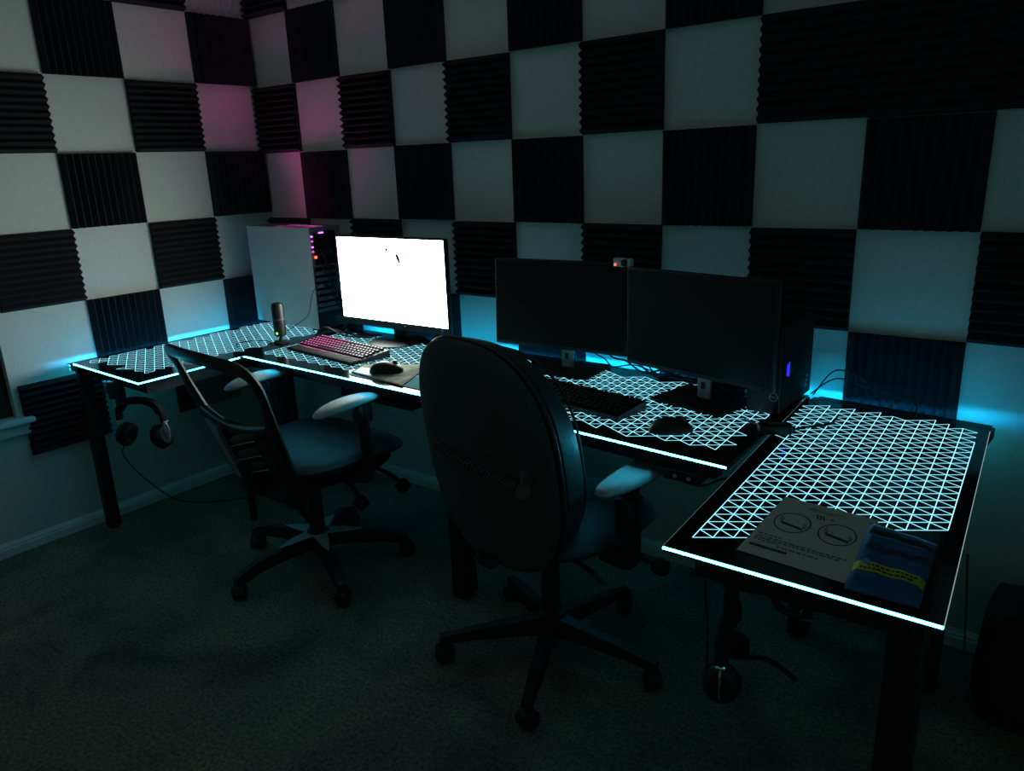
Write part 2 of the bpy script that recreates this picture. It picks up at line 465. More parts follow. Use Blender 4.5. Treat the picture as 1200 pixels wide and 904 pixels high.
desk2 = thing('corner_desk', 'black glass L-shaped desk holding two dark monitors and a paper sheet', 'desk', group='light up corner desks')
def inCR(c):
    return CJ[0] + .06 < c.x < 2.62 + wob(c.y, 30, 0) and (-.66 + wob(c.x, 20, 1) * .6) < c.y < (-.175 + wob(c.x, 16, 2)) and not (c.x > 2.36 and c.y > -.26)
desk_top(desk2, qCR, ('led_white', None, 'led_back', None), (inCR, (1.75, -.66), .045))
def inR(c):
    # local frame of the wing
    d = Vector((RD[0] - RA[0], RD[1] - RA[1])).normalized(); n = Vector((d.y, -d.x))
    p = V2(c) - V2(RA); a = p.dot(n); b = p.dot(d)
    L = (V2(RD) - V2(RA)).length
    lo = .06 + max(0, a - .06) * .72
    return .030 < a < .432 and lo < b < L - .055 + wob(a, 40, 1) * .6 - a * .06
desk_top(desk2, qR, ('led_white', 'led_dim', 'led_back', 'led_dim'), (inR, (RA[0] + .0315, RA[1] + .06), math.radians(2.7)), .07)
fr = MB()
beam(fr, (CJ[0] + .03, CJ[1] + .07), (C2[0] - .05, C2[1] + .07)); beam(fr, (CJ[0] + .03, -.17), (RD[0] - .05, -.19))
beam(fr, (RA[0] + .05, RA[1] + .055), (RB[0] - .05, RB[1] + .055)); beam(fr, (RD[0] + .06, RD[1] - .05), (RC[0] - .05, RC[1] - .05))
beam(fr, (RA[0] + .06, RA[1] + .06), (RD[0] + .06, RD[1] - .05)); beam(fr, (RB[0] - .06, RB[1] + .06), (RC[0] - .06, RC[1] - .05))
def rearbeam(a, b, wd):
    t = (V2(b) - V2(a)).normalized(); n = Vector((-t.y, t.x)) * (wd / 2 - .001)
    beam(fr, V2(a) + n, V2(b) + n, wd, DZ - .040, DZ - .0125)
rearbeam(qCR[3], qCR[2], .051); rearbeam(RD, RC, .069)
fr.build('frame', 'steel', desk2)
desk_leg(desk2, CJ[0] + .045, -.175); desk_leg(desk2, RB[0] - .055, RB[1] + .075); desk_leg(desk2, RC[0] - .06, RC[1] - .07)
desk_leg(desk2, RD[0] + .05, RD[1] - .06)
# hub with two sockets under the front edge
hubp = MB().span((2.50, -.705, .655), (2.60, -.655, .682), .003).build('socket_panel', 'plastic', desk2)
MB().span((2.495, -.708, .682), (2.612, -.66, .6855)).build('panel_rim', 'grey', hubp)
for x in (2.533, 2.570): MB().lathe([(.0058, -.7065), (.0058, -.7045)], (x, 0, .668), 12, 'y').build('socket', 'white', hubp)

# ------------------------------------------------------------------ monitors
def monitor(label, c, w, h, yaw, on, neck, base_kind, tilt=0.0, chin=.006):
    ox, oy = neck
    t = thing('monitor', label, 'monitor', (ox, oy, DZ), yaw)
    inv = (Matrix.Translation((ox, oy, DZ)) @ Matrix.Rotation(yaw, 4, 'Z')).inverted()
    lc = inv @ Vector(c)
    rx = Matrix.Rotation(tilt, 4, 'X')
    def place(mb): return mb.tf(Matrix.Translation(lc) @ rx)
    body = MB().box((0, .016, -chin / 2), (w + .014, .022, h + .014 + chin), .004)
    body.box((0, .036, -.01), (w * .6, .03, h * .6), .012)
    place(body).build('housing', 'plastic', t)
    s = place(MB().box((0, .0045, 0), (w, .002, h))).build('screen', 'screen_on' if on else 'screen_off', t, smooth=False)
    if on:
        def stroke(pts, r): 
            return place(MB().tube(catmull(pts, 5), r, 6, flat=.15, bn=Vector((0, 1, 0))))
        y = .0032
        stroke([(-.010, y, h / 2 - .048), (-.006, y, h / 2 - .043), (-.001, y, h / 2 - .048)], .0065).build('screen_mark', 'grey', s)
        stroke([(-.0065, y, h / 2 - .054), (-.0065, y, h / 2 - .074)], .0030).build('screen_mark', 'skyblue', s)
        stroke([(.045, y, h / 2 - .058), (.056, y, h / 2 - .078), (.062, y, h / 2 - .098)], [.004] * 2 + [.0078] * 5 + [.0045] * 4).build('screen_mark', 'ink', s)
        place(MB().box((w / 2 - .03, .004, -h / 2 - .012), (.006, .004, .004))).build('power_light', 'blue', t)
        place(MB().box((-w / 2 + .36, .004, -h / 2 - .012), (.004, .004, .003))).build('brand_dot', 'white', t)
    else:
        MB().box((lc.x + w / 2 - .02, lc.y + .004, lc.z - h / 2 - .01), (.006, .004, .003)).build('power_button', 'grey', t)
    if base_kind == 'round':
        MB().lathe([(.002, .012), (.10, .010), (.118, .004), (.118, 0), (.002, 0)], (0, 0, .0005), 40).build('stand_base', 'plastic', t)
        MB().box((0, .02, (lc.z - .03) / 2 + .01), (.07, .022, lc.z - .03), .006).build('stand_neck', 'plastic', t)
    else:
        MB().box((0, .0, .006), (.245, .19, .011), .003).build('stand_base', 'plastic_rough', t)
        nk = MB().box((0, .005, lc.z / 2), (.044, .012, lc.z), .002)
        nk.build('stand_neck', 'silver', t)
        MB().box((0, .020, lc.z / 2), (.040, .018, lc.z - .02), .002).build('neck_cover', 'plastic', t)
        MB().box((0, -.004, .05), (.012, .006, .02), .002).build('cable_slot', 'plastic', t)
    return t
monitor('bright white lit monitor beside the pale computer tower', (1.051, -.229, 1.000), .590, .335, .015, True, (1.03, -.185), 'round', chin=.024)
monitor('dark switched off monitor on silver neck behind the tall padded chair', (1.872, -.246, .973), .496, .282, .07, False, (1.888, -.212), 'square', tilt=-.04)
monitor('dark switched off monitor on silver neck beside the small black computer', (2.410, -.345, .973), .492, .282, -.20, False, (2.432, -.312), 'square', tilt=0)

# webcam-like sensor on the monitor
wc = thing('webcam', 'small white webcam with red light on a dark monitor top', 'webcam', (2.145, -.275, 1.1185), .02)
b_ = MB().box((-.014, 0, .013), (.040, .022, .026), .003); b_.box((.020, 0, .013), (.014, .022, .026), .003); b_.build('body', 'white', wc)
MB().lathe([(.011, -.013), (.011, .01)], (.006, 0, .013), 16, 'y').build('lens', 'plastic', wc)
MB().box((0, .012, -.004), (.03, .02, .012), .002).build('clip', 'plastic', wc)
MB().lathe([(.0028, -.013), (.0028, -.010)], (-.026, 0, .007), 10, 'y').build('status_light', 'red', wc)

# ------------------------------------------------------------------ pale computer tower
pc = thing('computer_tower', 'tall pale computer tower with cabled back panel in the room corner', 'computer', (.335, -.132, DZ), -.03)
W2, D2, H2 = .235, .085, .445    # half length (x), half width (y), height ; back panel faces +x
sh = MB().box((0, D2 - .002, H2 / 2 + .012), (2 * W2, .004, H2), .001)
sh.span((-W2, -D2 + .004, .012), (W2, D2 - .004, .016)); sh.span((-W2, -D2 + .004, .012), (-W2 + .006, D2 - .004, H2 + .012))
sh.span((-W2, -D2 + .004, H2 + .008), (W2 - .30, D2 - .004, H2 + .012)); sh.span((W2 - .04, -D2 + .004, H2 + .008), (W2, D2 - .004, H2 + .012))
sh.span((W2 - .30, -D2 + .004, H2 + .008), (W2 - .04, -D2 + .020, H2 + .012)); sh.span((W2 - .30, .03, H2 + .008), (W2 - .04, D2 - .004, H2 + .012))
sh.build('shell', 'case_grey', pc, smooth=False)
MB().box((0, -D2 + .002, H2 / 2 + .012), (2 * W2 + .004, .004, H2 + .002), .0012).build('side_panel', 'case', pc)
for sx in (-.18, .18):
    for sy in (-.06, .06): MB().lathe([(.014, 0), (.014, .012)], (sx, sy, 0), 14).build('foot', 'plastic', pc)
grille = MB()
for k in range(9): grille.span((W2 - .30 + k * .031, -D2 + .02, H2 + .009), (W2 - .297 + k * .031, .03, H2 + .011))
grille.build('top_grille', 'plastic', pc, smooth=False)
for cx in (W2 - .235, W2 - .11):
    mb = MB().tube([(cx + .052 * math.cos(q), .052 * math.sin(q), H2 - .165) for q in [2 * PI * k / 28 for k in range(28)]], .0045, 6, closed=True)
    mb.build('fan_ring', 'magenta' if cx < W2 - .2 else 'magenta_dim', pc)
sh2 = MB().span((W2 - .035, -D2 + .005, .09), (W2 - .031, D2 - .005, H2 + .007)); sh2.span((-W2 + .007, -D2 + .005, H2 - .20), (W2 - .036, D2 - .005, H2 - .196))
sh2.build('light_baffle', 'plastic', pc, smooth=False)  # added baffle, keeps the fan ring glow out of the back panel
# back panel
bp = MB()
x = W2 - .002
bp.span((x - .003, -D2 + .004, H2 - .155), (x, -D2 + .02, H2 + .008)); bp.span((x - .003, D2 - .02, .016), (x, D2 - .004, H2 + .008))
bp.span((x - .003, -D2 + .004, .10), (x, -D2 + .012, H2 - .155)); bp.span((x - .003, -D2 + .02, H2 - .006), (x, D2 - .02, H2 + .008))
bp.span((x - .003, -D2 + .012, .085), (x, D2 - .02, .10)); bp.span((x - .003, .045, .10), (x, D2 - .02, H2 - .155))
bp.span((x - .003, -D2 + .012, H2 - .16), (x, D2 - .02, H2 - .15))
bpo = bp.build('back_panel', 'case_grey', pc, smooth=False)
for k in range(6):
    MB().span((x - .004, -D2 + .016, .108 + k * .0285), (x + .001, .042, .124 + k * .0285), .001).build('slot_cover', 'case_grey', bpo)
MB().span((x - .028, -D2 + .012, H2 - .149), (x - .004, -.03, H2 - .012)).build('port_block', 'plastic', pc)
for k, (mz, mt) in enumerate(((H2 - .025, 'violet'), (H2 - .045, 'key_pink'), (H2 - .07, 'violet'), (H2 - .09, 'key_pink'), (H2 - .115, 'red'))):
    MB().box((x + .002, -D2 + .014 + (.012 if mt == 'red' else 0), mz), (.006, .009, .006 if mt != 'red' else .010), .001).build('port_light', mt, pc)
MB().box((x + .002, -.02, H2 - .012), (.004, .026, .006), .001).build('port_light', 'violet', pc)
fb = MB()
for k in range(7):
    q = 2 * PI * k / 7; m_ = Matrix.Translation((x - .014, .015, H2 - .075)) @ Matrix.Rotation(q, 4, 'X')
    t_ = MB().box((0, .022, 0), (.004, .036, .018), .001, Matrix.Rotation(.5, 3, 'Y')).tf(m_); fb.add(t_.v, t_.f)
fb.build('rear_fan', 'plastic', pc)
MB().span((x - .12, -D2 + .006, .018), (x + .001, D2 - .006, .084), .002).build('power_supply', 'plastic', pc)
MB().span((x + .001, .01, .03), (x + .004, .05, .06), .001).build('power_socket', 'grey', pc)
for k, (z0, y0, sag) in enumerate(((.36, -.05, .07), (.34, -.035, .10), (.30, -.055, .03), (.27, -.04, .12), (.20, -.03, .05), (.40, -.02, .09))):
    p0 = Vector((x, y0, z0))
    MB().tube(catmull([p0, p0 + Vector((.03, .005, -.005)), p0 + Vector((.05, .02 + k * .004, -.08 - sag * .3)), Vector((x + .035 + k * .006, .03 + k * .006, .10)), Vector((x + .03 + k * .01, .05 - k * .012, .012))], 7), .0028, 6).build('lead', 'cable', pc)

# ------------------------------------------------------------------ small black computer
dc = thing('computer_tower', 'small black desktop computer with round emblem beside dark monitor', 'computer', (2.617, -.195, DZ), 0)
MB().box((0, 0, .129), (.093, .27, .25), .005).build('case', 'plastic_rough', dc)
fp = MB().box((0, -.139, .129), (.091, .010, .248), .004).build('front_panel', 'plastic', dc)
MB().box((.028, -.145, .125), (.010, .003, .075), .001).build('drive_slot', 'grey', fp)
MB().box((.030, -.1455, .168), (.006, .003, .010), .001).build('power_light', 'white_led', fp)
MB().tube([(.030 + .0115 * math.cos(q), -.1448, .055 + .0115 * math.sin(q)) for q in [2 * PI * k / 24 for k in range(24)]], .0011, 5, closed=True).build('emblem_ring', 'silver', fp)
text_mesh('emblem_letters', 'DELL', .0085, 'silver', fp, Matrix.Translation((.030, -.1452, .055)) @ Matrix.Rotation(PI / 2, 4, 'X'))
for (xx, yy) in ((-.03, -.1), (.03, -.1), (-.03, .1), (.03, .1)): MB().box((xx, yy, .002), (.014, .014, .004)).build('foot', 'plastic', dc)
for k in range(8):
    MB().box((.0475, -.105 + k * .0085, .122), (.002, .0045, .042 - abs(k - 3) * .006), .0005).build('vent_slot', 'blue' if k in (1, 2, 3) else 'plastic', dc)
for k in range(3):
    MB().box((.0470, .085 + k * .003, .036 + k * .013), (.001, .006, .0085), .0003, Matrix.Rotation(.35, 3, 'X')).build('side_mark', 'silver', dc)

# ------------------------------------------------------------------ microphone with green light
mp = at(330, 402, DZ)
mic = thing('microphone', 'black upright microphone with green light beside the pale tower', 'microphone', (mp.x, mp.y, DZ), .4)
MB().lathe([(.001, 0), (.030, 0), (.032, .004), (.026, .009), (.010, .011), (.008, .02), (.008, .034)], (0, 0, 0), 28).build('base', 'plastic', mic)
MB().lathe([(.001, .030), (.020, .031), (.025, .036), (.026, .158), (.023, .168), (.012, .172), (.001, .173)], (0, 0, 0), 28).build('body', 'plastic', mic)
MB().box((.0, -.0255, .046), (.008, .004, .008), .001).build('status_light', 'green', mic)
MB().lathe([(.0256, .10), (.0258, .103), (.0256, .106)], (0, 0, 0), 28).build('band', 'grey', mic)
cable('microphone_cable', [(mp.x + .02, mp.y + .02, DZ + .05), (mp.x + .06, mp.y + .10, DZ + .10), (.575, -.262, .87), (.592, -.25, .93), (.598, -.215, .955)], .0016, 'thin black cable from microphone up to the pale tower')
cable('desk_cable', [(mp.x - .02, mp.y - .03, DZ + .004), (mp.x - .10, mp.y - .02, DZ + .003), (mp.x - .16, mp.y - .10, DZ + .003), (mp.x - .08, mp.y - .16, DZ + .003)], .002, 'short black cable lying on the pattern beside the microphone')

# ------------------------------------------------------------------ keyboards and mice
def keyboard(label, c, yaw, L, Wd, lit):
    t = thing('keyboard', label, 'keyboard', (c[0], c[1], DZ + .001), yaw)
    prof = [(-Wd / 2, 0), (-Wd / 2, .012), (-Wd / 2 + .008, .014), (Wd / 2 - .004, .027), (Wd / 2, .024), (Wd / 2, 0)]
    MB().loft([[(x, p[0], p[1]) for p in prof] for x in (-L / 2, L / 2)]).build('body', 'plastic', t, smooth=False)
    kc = MB(); l1 = MB(); l2 = MB()
    sl = (.027 - .014) / (Wd - .012)
    rows = 6; pit = .019; wid = L - .02
    y0 = Wd / 2 - .018
    tilt = Matrix.Rotation(math.atan(sl), 3, 'X')
    for r in range(rows):
        y = y0 - r * pit - (.004 if r else 0)
        z = .0265 + sl * (y - Wd / 2 + .004)
        x = -wid / 2; 
        while x < wid / 2 - .012:
            w = .019
            if r == 5 and abs(x + .075) < .02: w = .115
            elif r > 0 and random.random() < .08: w = .030
            if x + w > wid / 2 + .004: w = wid / 2 - x
            cx = x + w / 2
            if abs(cx - wid * .17) > .007 or True:
                kc.box((cx, y, z + .004), (w - .0035, .0155, .009), .0015, tilt, 1)
                if lit:
                    tgt = l1 if cx < -.005 else l2
                    if w < .1:
                        tgt.box((cx, y + .001, z + .0088), (.0075, .0062, .0006), 0, tilt)
                    tgt.box((cx, y - .0093, z - .0006), (w - .004, .0022, .0012), 0, tilt)
            x += w
    kc.build('keycaps', 'plastic_rough', t)
    if lit:
        l1.build('key_lights', 'key_pink', t, smooth=False); l2.build('key_lights', 'key_pale', t, smooth=False)
        wr = MB().box((0, -Wd / 2 - .022, .008), (L - .01, .05, .015), .006).build('wrist_rest', 'plastic_rough', t)
        MB().box((-L / 2 + .012, .01, .0225), (.010, .040, .004), .001, tilt).build('side_light', 'green', t)
        MB().box((L / 2 - .002, 0, .018), (.003, Wd - .01, .003), 0, tilt).build('edge_trim', 'silver', t)
        MB().box((.02, -Wd / 2 + .004, .0135), (L - .06, .002, .002)).build('edge_trim', 'silver', t)
    else:
        MB().box((L / 2 - .03, Wd / 2 - .008, .0262), (.012, .003, .001)).build('status_light', 'grey', t)
    return t
keyboard('black keyboard glowing pink and white on the desk', (.965, -.435), -.10, .445, .135, True)
ka, kb = at(655, 452, DZ + .02), at(712, 489, DZ + .02)
keyboard('unlit black keyboard in front of the dark monitors', (2.10, -.505), -.13, .44, .135, False)

def mouse(label, c, yaw, glow=None):
    t = thing('computer_mouse', label, 'mouse', (c[0], c[1], c[2]), yaw)
    def plc(a, b, tt):
        z = max(0, tt); k = b / .06
        return (a * (1 - .12 * k * k), b, .001 + z * (1 - .25 * max(0, k)) )
    MB().dome(sup(.033, .060, 2.4), .037, .001, plc, 6, 28).build('shell', 'plastic', t)
    MB().lathe([(.008, -.003), (.0095, -.002), (.0095, .002), (.008, .003)], (0, .032, .030), 16, 'x').build('scroll_wheel', 'grey', t)
    MB().box((0, .02, .0355), (.0012, .05, .002), 0, Matrix.Rotation(-.22, 3, 'X')).build('button_gap', 'cable', t)
    return t
# printed desk mat under the first mouse, on top of a pale sheet
pm = [at(426, 427, DZ + .004), at(504, 428, DZ + .004), at(471, 452.5, DZ + .004), at(411, 436.5, DZ + .004)]
pad = thing('mouse_pad', 'printed map mouse pad with blue corner under the black mouse', 'mouse pad')
poly = [(p.x, p.y) for p in pm][::-1]
MB().prism(poly, DZ + .0025, DZ + .0055).build('pad_base', 'plastic_rough', pad, smooth=False)
cx_, cy_ = sum(p[0] for p in poly) / 4, sum(p[1] for p in poly) / 4
ins = [(cx_ + (p[0] - cx_) * .93, cy_ + (p[1] - cy_) * .93) for p in poly]
MB().prism(ins, DZ + .0055, DZ + .0062).build('pad_print', 'map', pad, smooth=False)
pb = [at(q[0], q[1], DZ + .006) for q in ((414, 436), (424, 430.5), (440, 433), (436, 441))]
MB().prism([(p.x, p.y) for p in pb][::-1], DZ + .0062, DZ + .0067).build('blue_print', 'skyblue', pad, smooth=False)
def pline(x0, y0, x1, y1, w):
    a, b = at(x0, y0, DZ + .006), at(x1, y1, DZ + .006); d = (b - a).normalized(); n = Vector((-d.y, d.x, 0)) * w
    return [(p.x, p.y) for p in (a - n, b - n, b + n, a + n)]
for (a, b, c_, d, w) in ((448, 444, 490, 434, .002), (455, 447, 494, 436, .0015), (466, 441, 484, 437, .006), (476, 430, 496, 432, .002)):
    MB().prism(pline(a, b, c_, d, w), DZ + .0062, DZ + .0066).build('print_line', 'ink', pad, smooth=False)
ps = [at(q[0], q[1], DZ + .001) for q in ((409.5, 437.5), (470, 446), (512, 436), (512, 461.5), (498, 458.5), (411, 440))]
sheet = tag(MB().prism([(p.x, p.y) for p in ps][::-1], DZ + .0008, DZ + .0022).build('plastic_sheet', 'sheet', smooth=False), 'pale blue plastic sheet under the printed mouse pad', 'sheet')
m1 = at(453, 436, DZ + .006)
mouse('black mouse on the printed mouse pad', (m1.x, m1.y, DZ + .0068), -.9)
m2 = at(786, 506, DZ)
mouse('black mouse lying on the lit triangle pattern', (m2.x, m2.y, DZ + .001), -.9)

# ------------------------------------------------------------------ cables behind the monitors
CG = 'tangled cables behind the dark monitors'
rc = random.Random(3)
for k in range(9):
    x0 = 1.97 + k * .045
    lo = k % 2
    pts = [(x0, -.182 + .004 * k, .875 - .02 * (k % 3)),
           (x0 + rc.uniform(-.05, .03), -.150 - rc.uniform(0, .02), .815 - .02 * lo),
           (x0 + rc.uniform(-.02, .10), -.128 - rc.uniform(0, .02), DZ + rc.uniform(.015, .05)),
           (x0 + rc.uniform(.06, .16), -.155 - rc.uniform(0, .03), DZ + rc.uniform(.007, .02)),
           (min(2.53, x0 + rc.uniform(.12, .24)), -.15 - rc.uniform(0, .03), DZ + rc.uniform(.008, .035)),
           (min(2.545, x0 + rc.uniform(.18, .30)), -.135, DZ + .006)]
    cable('monitor_cable', pts, .0032 if lo else .0024, 'black cable in the tangle behind the dark monitors', group=CG)
for k in range(3):
    cable('monitor_cable', [(.60 + k * .02, -.24 - k * .03, DZ + .006), (.67 + k * .02, -.25 - k * .028, DZ + .03 + .012 * k), (.76, -.19 - k * .03, DZ + .012), (.83, -.17 - .03 * k, DZ + .008), (.895, -.15 - .03 * k, DZ + .006)], .004, 'black cable lying between the pale tower and the lit monitor', group='cables under the lit monitor')
cable('wall_cable', [(2.69, -.12, DZ + .01), (2.73, -.06, DZ + .075), (2.80, -.05, DZ + .06), (2.86, -.08, DZ + .01), (2.88, -.16, DZ + .004)], .0022, 'thin black cable arching behind the small black computer', group='thin cables by the wall')
cable('wall_cable', [(2.68, -.11, DZ + .01), (2.74, -.07, DZ + .055), (2.83, -.06, DZ + .035), (2.95, -.09, DZ + .02), (2.97, -.17, DZ + .004)], .0022, 'thin black cable drooping along the wall behind the right desk', group='thin cables by the wall')
cable('adapter_cable', [(2.60, -.42, DZ + .006), (2.66, -.46, DZ + .010), (2.72, -.47, DZ + .012), (2.76, -.40, DZ + .008), (2.80, -.34, DZ + .006), (2.80, -.27, DZ + .006)], .0034, 'black cable crossing the gap between desk panes')
ad = thing('power_adapter', 'small black power adapter lying across the desk seam', 'adapter', (2.70, -.475, DZ + .0015), .5)
MB().box((0, 0, .014), (.085, .038, .026), .006).build('body', 'plastic', ad)
MB().box((0, -.0005, .0275), (.03, .012, .001)).build('sticker', 'grey', ad)

# ------------------------------------------------------------------ paper sheet and pouch on the right wing
pq = [at(863, 645, DZ), at(990, 685, DZ), at(1030, 611, DZ), at(920, 583, DZ)]
O_ = pq[0]; ex = (pq[1] - pq[0]); ey = (pq[3] - pq[0])
paper = thing('instruction_sheet', 'grey instruction sheet with two oval drawings beside the blue pouch', 'paper', (0, 0, 0))
MB().prism([(p.x, p.y) for p in pq], DZ + .0012, DZ + .0019).build('sheet', 'paper', paper, smooth=False)
ZP = DZ + .0021
def pp(u, v): 
    p = (pq[0] * (1 - u) + pq[1] * u) * (1 - v) + (pq[3] * (1 - u) + pq[2] * u) * v
    return Vector((p.x, p.y, ZP))
def oval(cu, cv, ru, rv, th):
    mb = MB(); n = 40
    o_ = [pp(cu + ru * math.cos(2 * PI * k / n), cv + rv * math.sin(2 * PI * k / n)) for k in range(n)]
    i_ = [pp(cu + (ru - th) * math.cos(2 * PI * k / n), cv + (rv - th) * math.sin(2 * PI * k / n)) for k in range(n)]
    mb.add(o_ + i_, [(k, (k + 1) % n, n + (k + 1) % n, n + k) for k in range(n)]); return mb
def patch(name, uv, material='ink'):
    return MB().add([pp(*q) for q in uv], [tuple(range(len(uv)))]).build(name, material, paper, smooth=False)
for cu, cv in ((.27, .60), (.72, .60)):
    oval(cu, cv, .185, .165, .013).build('oval_outline', 'ink', paper, smooth=False)
    patch('drawing', [(cu - .12, cv - .01), (cu + .13, cv - .05), (cu + .13, cv - .085), (cu - .10, cv - .05)])
    for du, dv, hh in ((-.135, .0, .07), (-.11, -.01, .05), (.115, -.045, .08), (.135, -.05, .055), (-.06, -.01, .03)):
        patch('drawing', [(cu + du, cv + dv), (cu + du + .010, cv + dv), (cu + du + .014, cv + dv + hh), (cu + du + .004, cv + dv + hh)])
patch('print_cloud', [(.28, .90), (.36, .93), (.52, .90), (.66, .93), (.74, .89), (.62, .86), (.50, .87), (.38, .86)], 'ink_pale')
for k in range(6):
    u0, v0 = .43 + k * .016, .80 - (k % 2) * .035
    patch('print_mark', [(u0, v0), (u0 + .022, v0 - .01), (u0 + .018, v0 + .03), (u0 + .004, v0 + .035)])
patch('print_mark', [(.58, .80), (.62, .785), (.61, .81), (.59, .815)])
tl = MB()
for (v, u0, u1) in ((.315, .05, .30), (.275, .05, .92), (.245, .05, .88), (.215, .05, .30), (.185, .30, .70)):
    u = u0
    while u < u1:
        w = random.uniform(.02, .06)
        tl.add([pp(u, v), pp(min(u + w, u1), v), pp(min(u + w, u1), v + .014), pp(u, v + .014)], [(0, 1, 2, 3)]); u += w + .014
tl.build('text_lines', 'ink', paper, smooth=False)
patch('printed_bar', [(.05, .12), (.42, .12), (.42, .155), (.05, .155)])

Pq = [at(989, 687, DZ + .008), at(1078, 711, DZ + .008), at(1099, 637, DZ + .008), at(1020, 611, DZ + .008)]
pouch = thing('wipes_pouch', 'blue plastic pouch with yellow stripe lying on the paper sheet', 'pouch')
def pv(u, v, t):
    p = (Pq[0] * (1 - u) + Pq[1] * u) * (1 - v) + (Pq[3] * (1 - u) + Pq[2] * u) * v
    return Vector((p.x, p.y, DZ + .0025 + t))
def hgt(u, v):
    e = max(0, min(1, u / .12, (1 - u) / .12)); g = max(0, min(1, v / .1, (1 - v) / .12))
    return .003 + .011 * math.sin(e * PI / 2) * math.sin(g * PI / 2) + .0012 * math.sin(u * 17 + v * 9) * e * g
nu, nv = 18, 18
vs = [pv(i / nu, j / nv, hgt(i / nu, j / nv)) for j in range(nv + 1) for i in range(nu + 1)]
vb = [pv(i / nu, j / nv, 0) for j in range(nv + 1) for i in range(nu + 1)]
fs = []; N_ = (nu + 1) * (nv + 1)
for j in range(nv):
    for i in range(nu):
        a = j * (nu + 1) + i; fs.append((a, a + 1, a + nu + 2, a + nu + 1)); fs.append((N_ + a, N_ + a + nu + 1, N_ + a + nu + 2, N_ + a + 1))
rim = [i for i in range(nu + 1)] + [j * (nu + 1) + nu for j in range(1, nv + 1)] + [nv * (nu + 1) + i for i in range(nu - 1, -1, -1)] + [j * (nu + 1) for j in range(nv - 1, 0, -1)]
for k in range(len(rim)):
    a, b = rim[k], rim[(k + 1) % len(rim)]; fs.append((a, N_ + a, N_ + b, b))
MB().add(vs + vb, fs).build('body', 'pouch', pouch)
def strip(name, u0, u1, vf, th, material, n=14, off=.0008):
    top = []; bot = []
    for k in range(n + 1):
        u = u0 + (u1 - u0) * k / n; v = vf(u)
        top.append(pv(u, v + th / 2, hgt(u, v + th / 2) + off)); bot.append(pv(u, v - th / 2, hgt(u, v - th / 2) + off))
    return MB().add(bot + top, [(k, k + 1, n + 2 + k, n + 1 + k) for k in range(n)]).build(name, material, pouch)
strip('yellow_band', .015, .985, lambda u: .27, .13, 'yellow')
strip('opening_slit', .06, .95, lambda u: .80 - .03 * (u - .5) ** 2, .07, 'cable')
strip('slit_edge', .08, .92, lambda u: .745 - .02 * (u - .5) ** 2, .015, 'skyblue', off=.0012)
for v in (.295, .245):
    u = .2 if v > .27 else .12
    while u < .84:
        w = random.uniform(.03, .08); strip('band_text', u, u + w, lambda q: v, .026, 'ink', 2, .0014); u += w + .02
ang = math.atan2((Pq[1] - Pq[0]).y, (Pq[1] - Pq[0]).x)
wp = pv(.52, .575, .0168)
text_mesh('wordmark', 'Kaptium', .030, 'ink', pouch, Matrix.Translation(wp) @ Matrix.Rotation(ang - .06, 4, 'Z'), .0004, .15)
wp2 = pv(.525, .57, .0160)
text_mesh('wordmark_outline', 'Kaptium', .031, 'grey', pouch, Matrix.Translation(wp2) @ Matrix.Rotation(ang - .06, 4, 'Z'), .0003, .15)
em = MB(); n = 18
em.add([pv(.17 + .055 * math.cos(2 * PI * k / n), .325 + .045 * math.sin(2 * PI * k / n), .0150) for k in range(n)], [tuple(range(n))]); em.build('round_sticker', 'skyblue', pouch)

# ------------------------------------------------------------------ headphones
def headphones(label, c, yaw, hook_label, silver='silver', scale=1.0, swing=0.0):
    t = thing('headphones', label, 'headphones', c, yaw); t.scale = (scale,) * 3
    a = [(-.088, 0, -.075), (-.082, 0, -.035), (-.055, 0, -.008), (0, 0, 0), (.055, 0, -.008), (.082, 0, -.035), (.088, 0, -.075)]
    MB().tube(catmull(a, 6), .0085, 8, up=Vector((0, 1, 0)), flat=1.7).build('headband', 'plastic_rough', t)
    b_ = [(p[0] * .9, 0, p[2] - .008) for p in a[1:-1]]
    MB().tube(catmull(b_, 6), .007, 8, up=Vector((0, 1, 0)), flat=1.9).build('headband_pad', 'plastic_rough', t)
    for s in (-1, 1):
        MB().tube(catmull([(s * .088, 0, -.072), (s * .099, 0, -.092), (s * .100, 0, -.125), (s * .088, 0, -.155)], 6), .0032, 6).build('yoke', silver, t)
        MB().box((s * .091, 0, -.076), (.012, .020, .012), .002, Matrix.Rotation(s * .5, 3, 'Y')).build('slider', silver, t)
        cup = MB().lathe([(.001, .018), (.028, .018), (.036, .010), (.037, -.002), (.030, -.008)], (0, 0, 0), 24, 'x')
        cup.tf(Matrix.Translation((s * .074, 0, -.125)) @ Matrix.Rotation(-s * .35 - swing, 4, 'Y') @ Matrix.Scale(s, 4, (1, 0, 0)) @ Matrix.Scale(1.1, 4, (0, 0, 1)))
        cu = cup.build('ear_cup', 'plastic', t)
        pd = MB().lathe([(.012, -.006), (.022, -.024), (.034, -.022), (.039, -.012), (.037, -.002)], (0, 0, 0), 24, 'x')
        pd.tf(Matrix.Translation((s * .074, 0, -.125)) @ Matrix.Rotation(-s * .35 - swing, 4, 'Y') @ Matrix.Scale(s, 4, (1, 0, 0)) @ Matrix.Scale(1.1, 4, (0, 0, 1)))
        pd.build('ear_pad', 'plastic_rough', cu)
    return t
HC = Vector((.52, -1.05, .640))
headphones('black headphones with silver yokes hanging under the left desk end', HC, math.atan2(CR.y, CR.x) - .25, '', scale=1.12)
hk = thing('headphone_hook', 'black clamp hook holding headphones under the left desk', 'hook', (HC.x, HC.y, 0), .6)
MB().box((-.075, 0, .680), (.055, .03, .070), .006).build('clamp_body', 'plastic', hk)
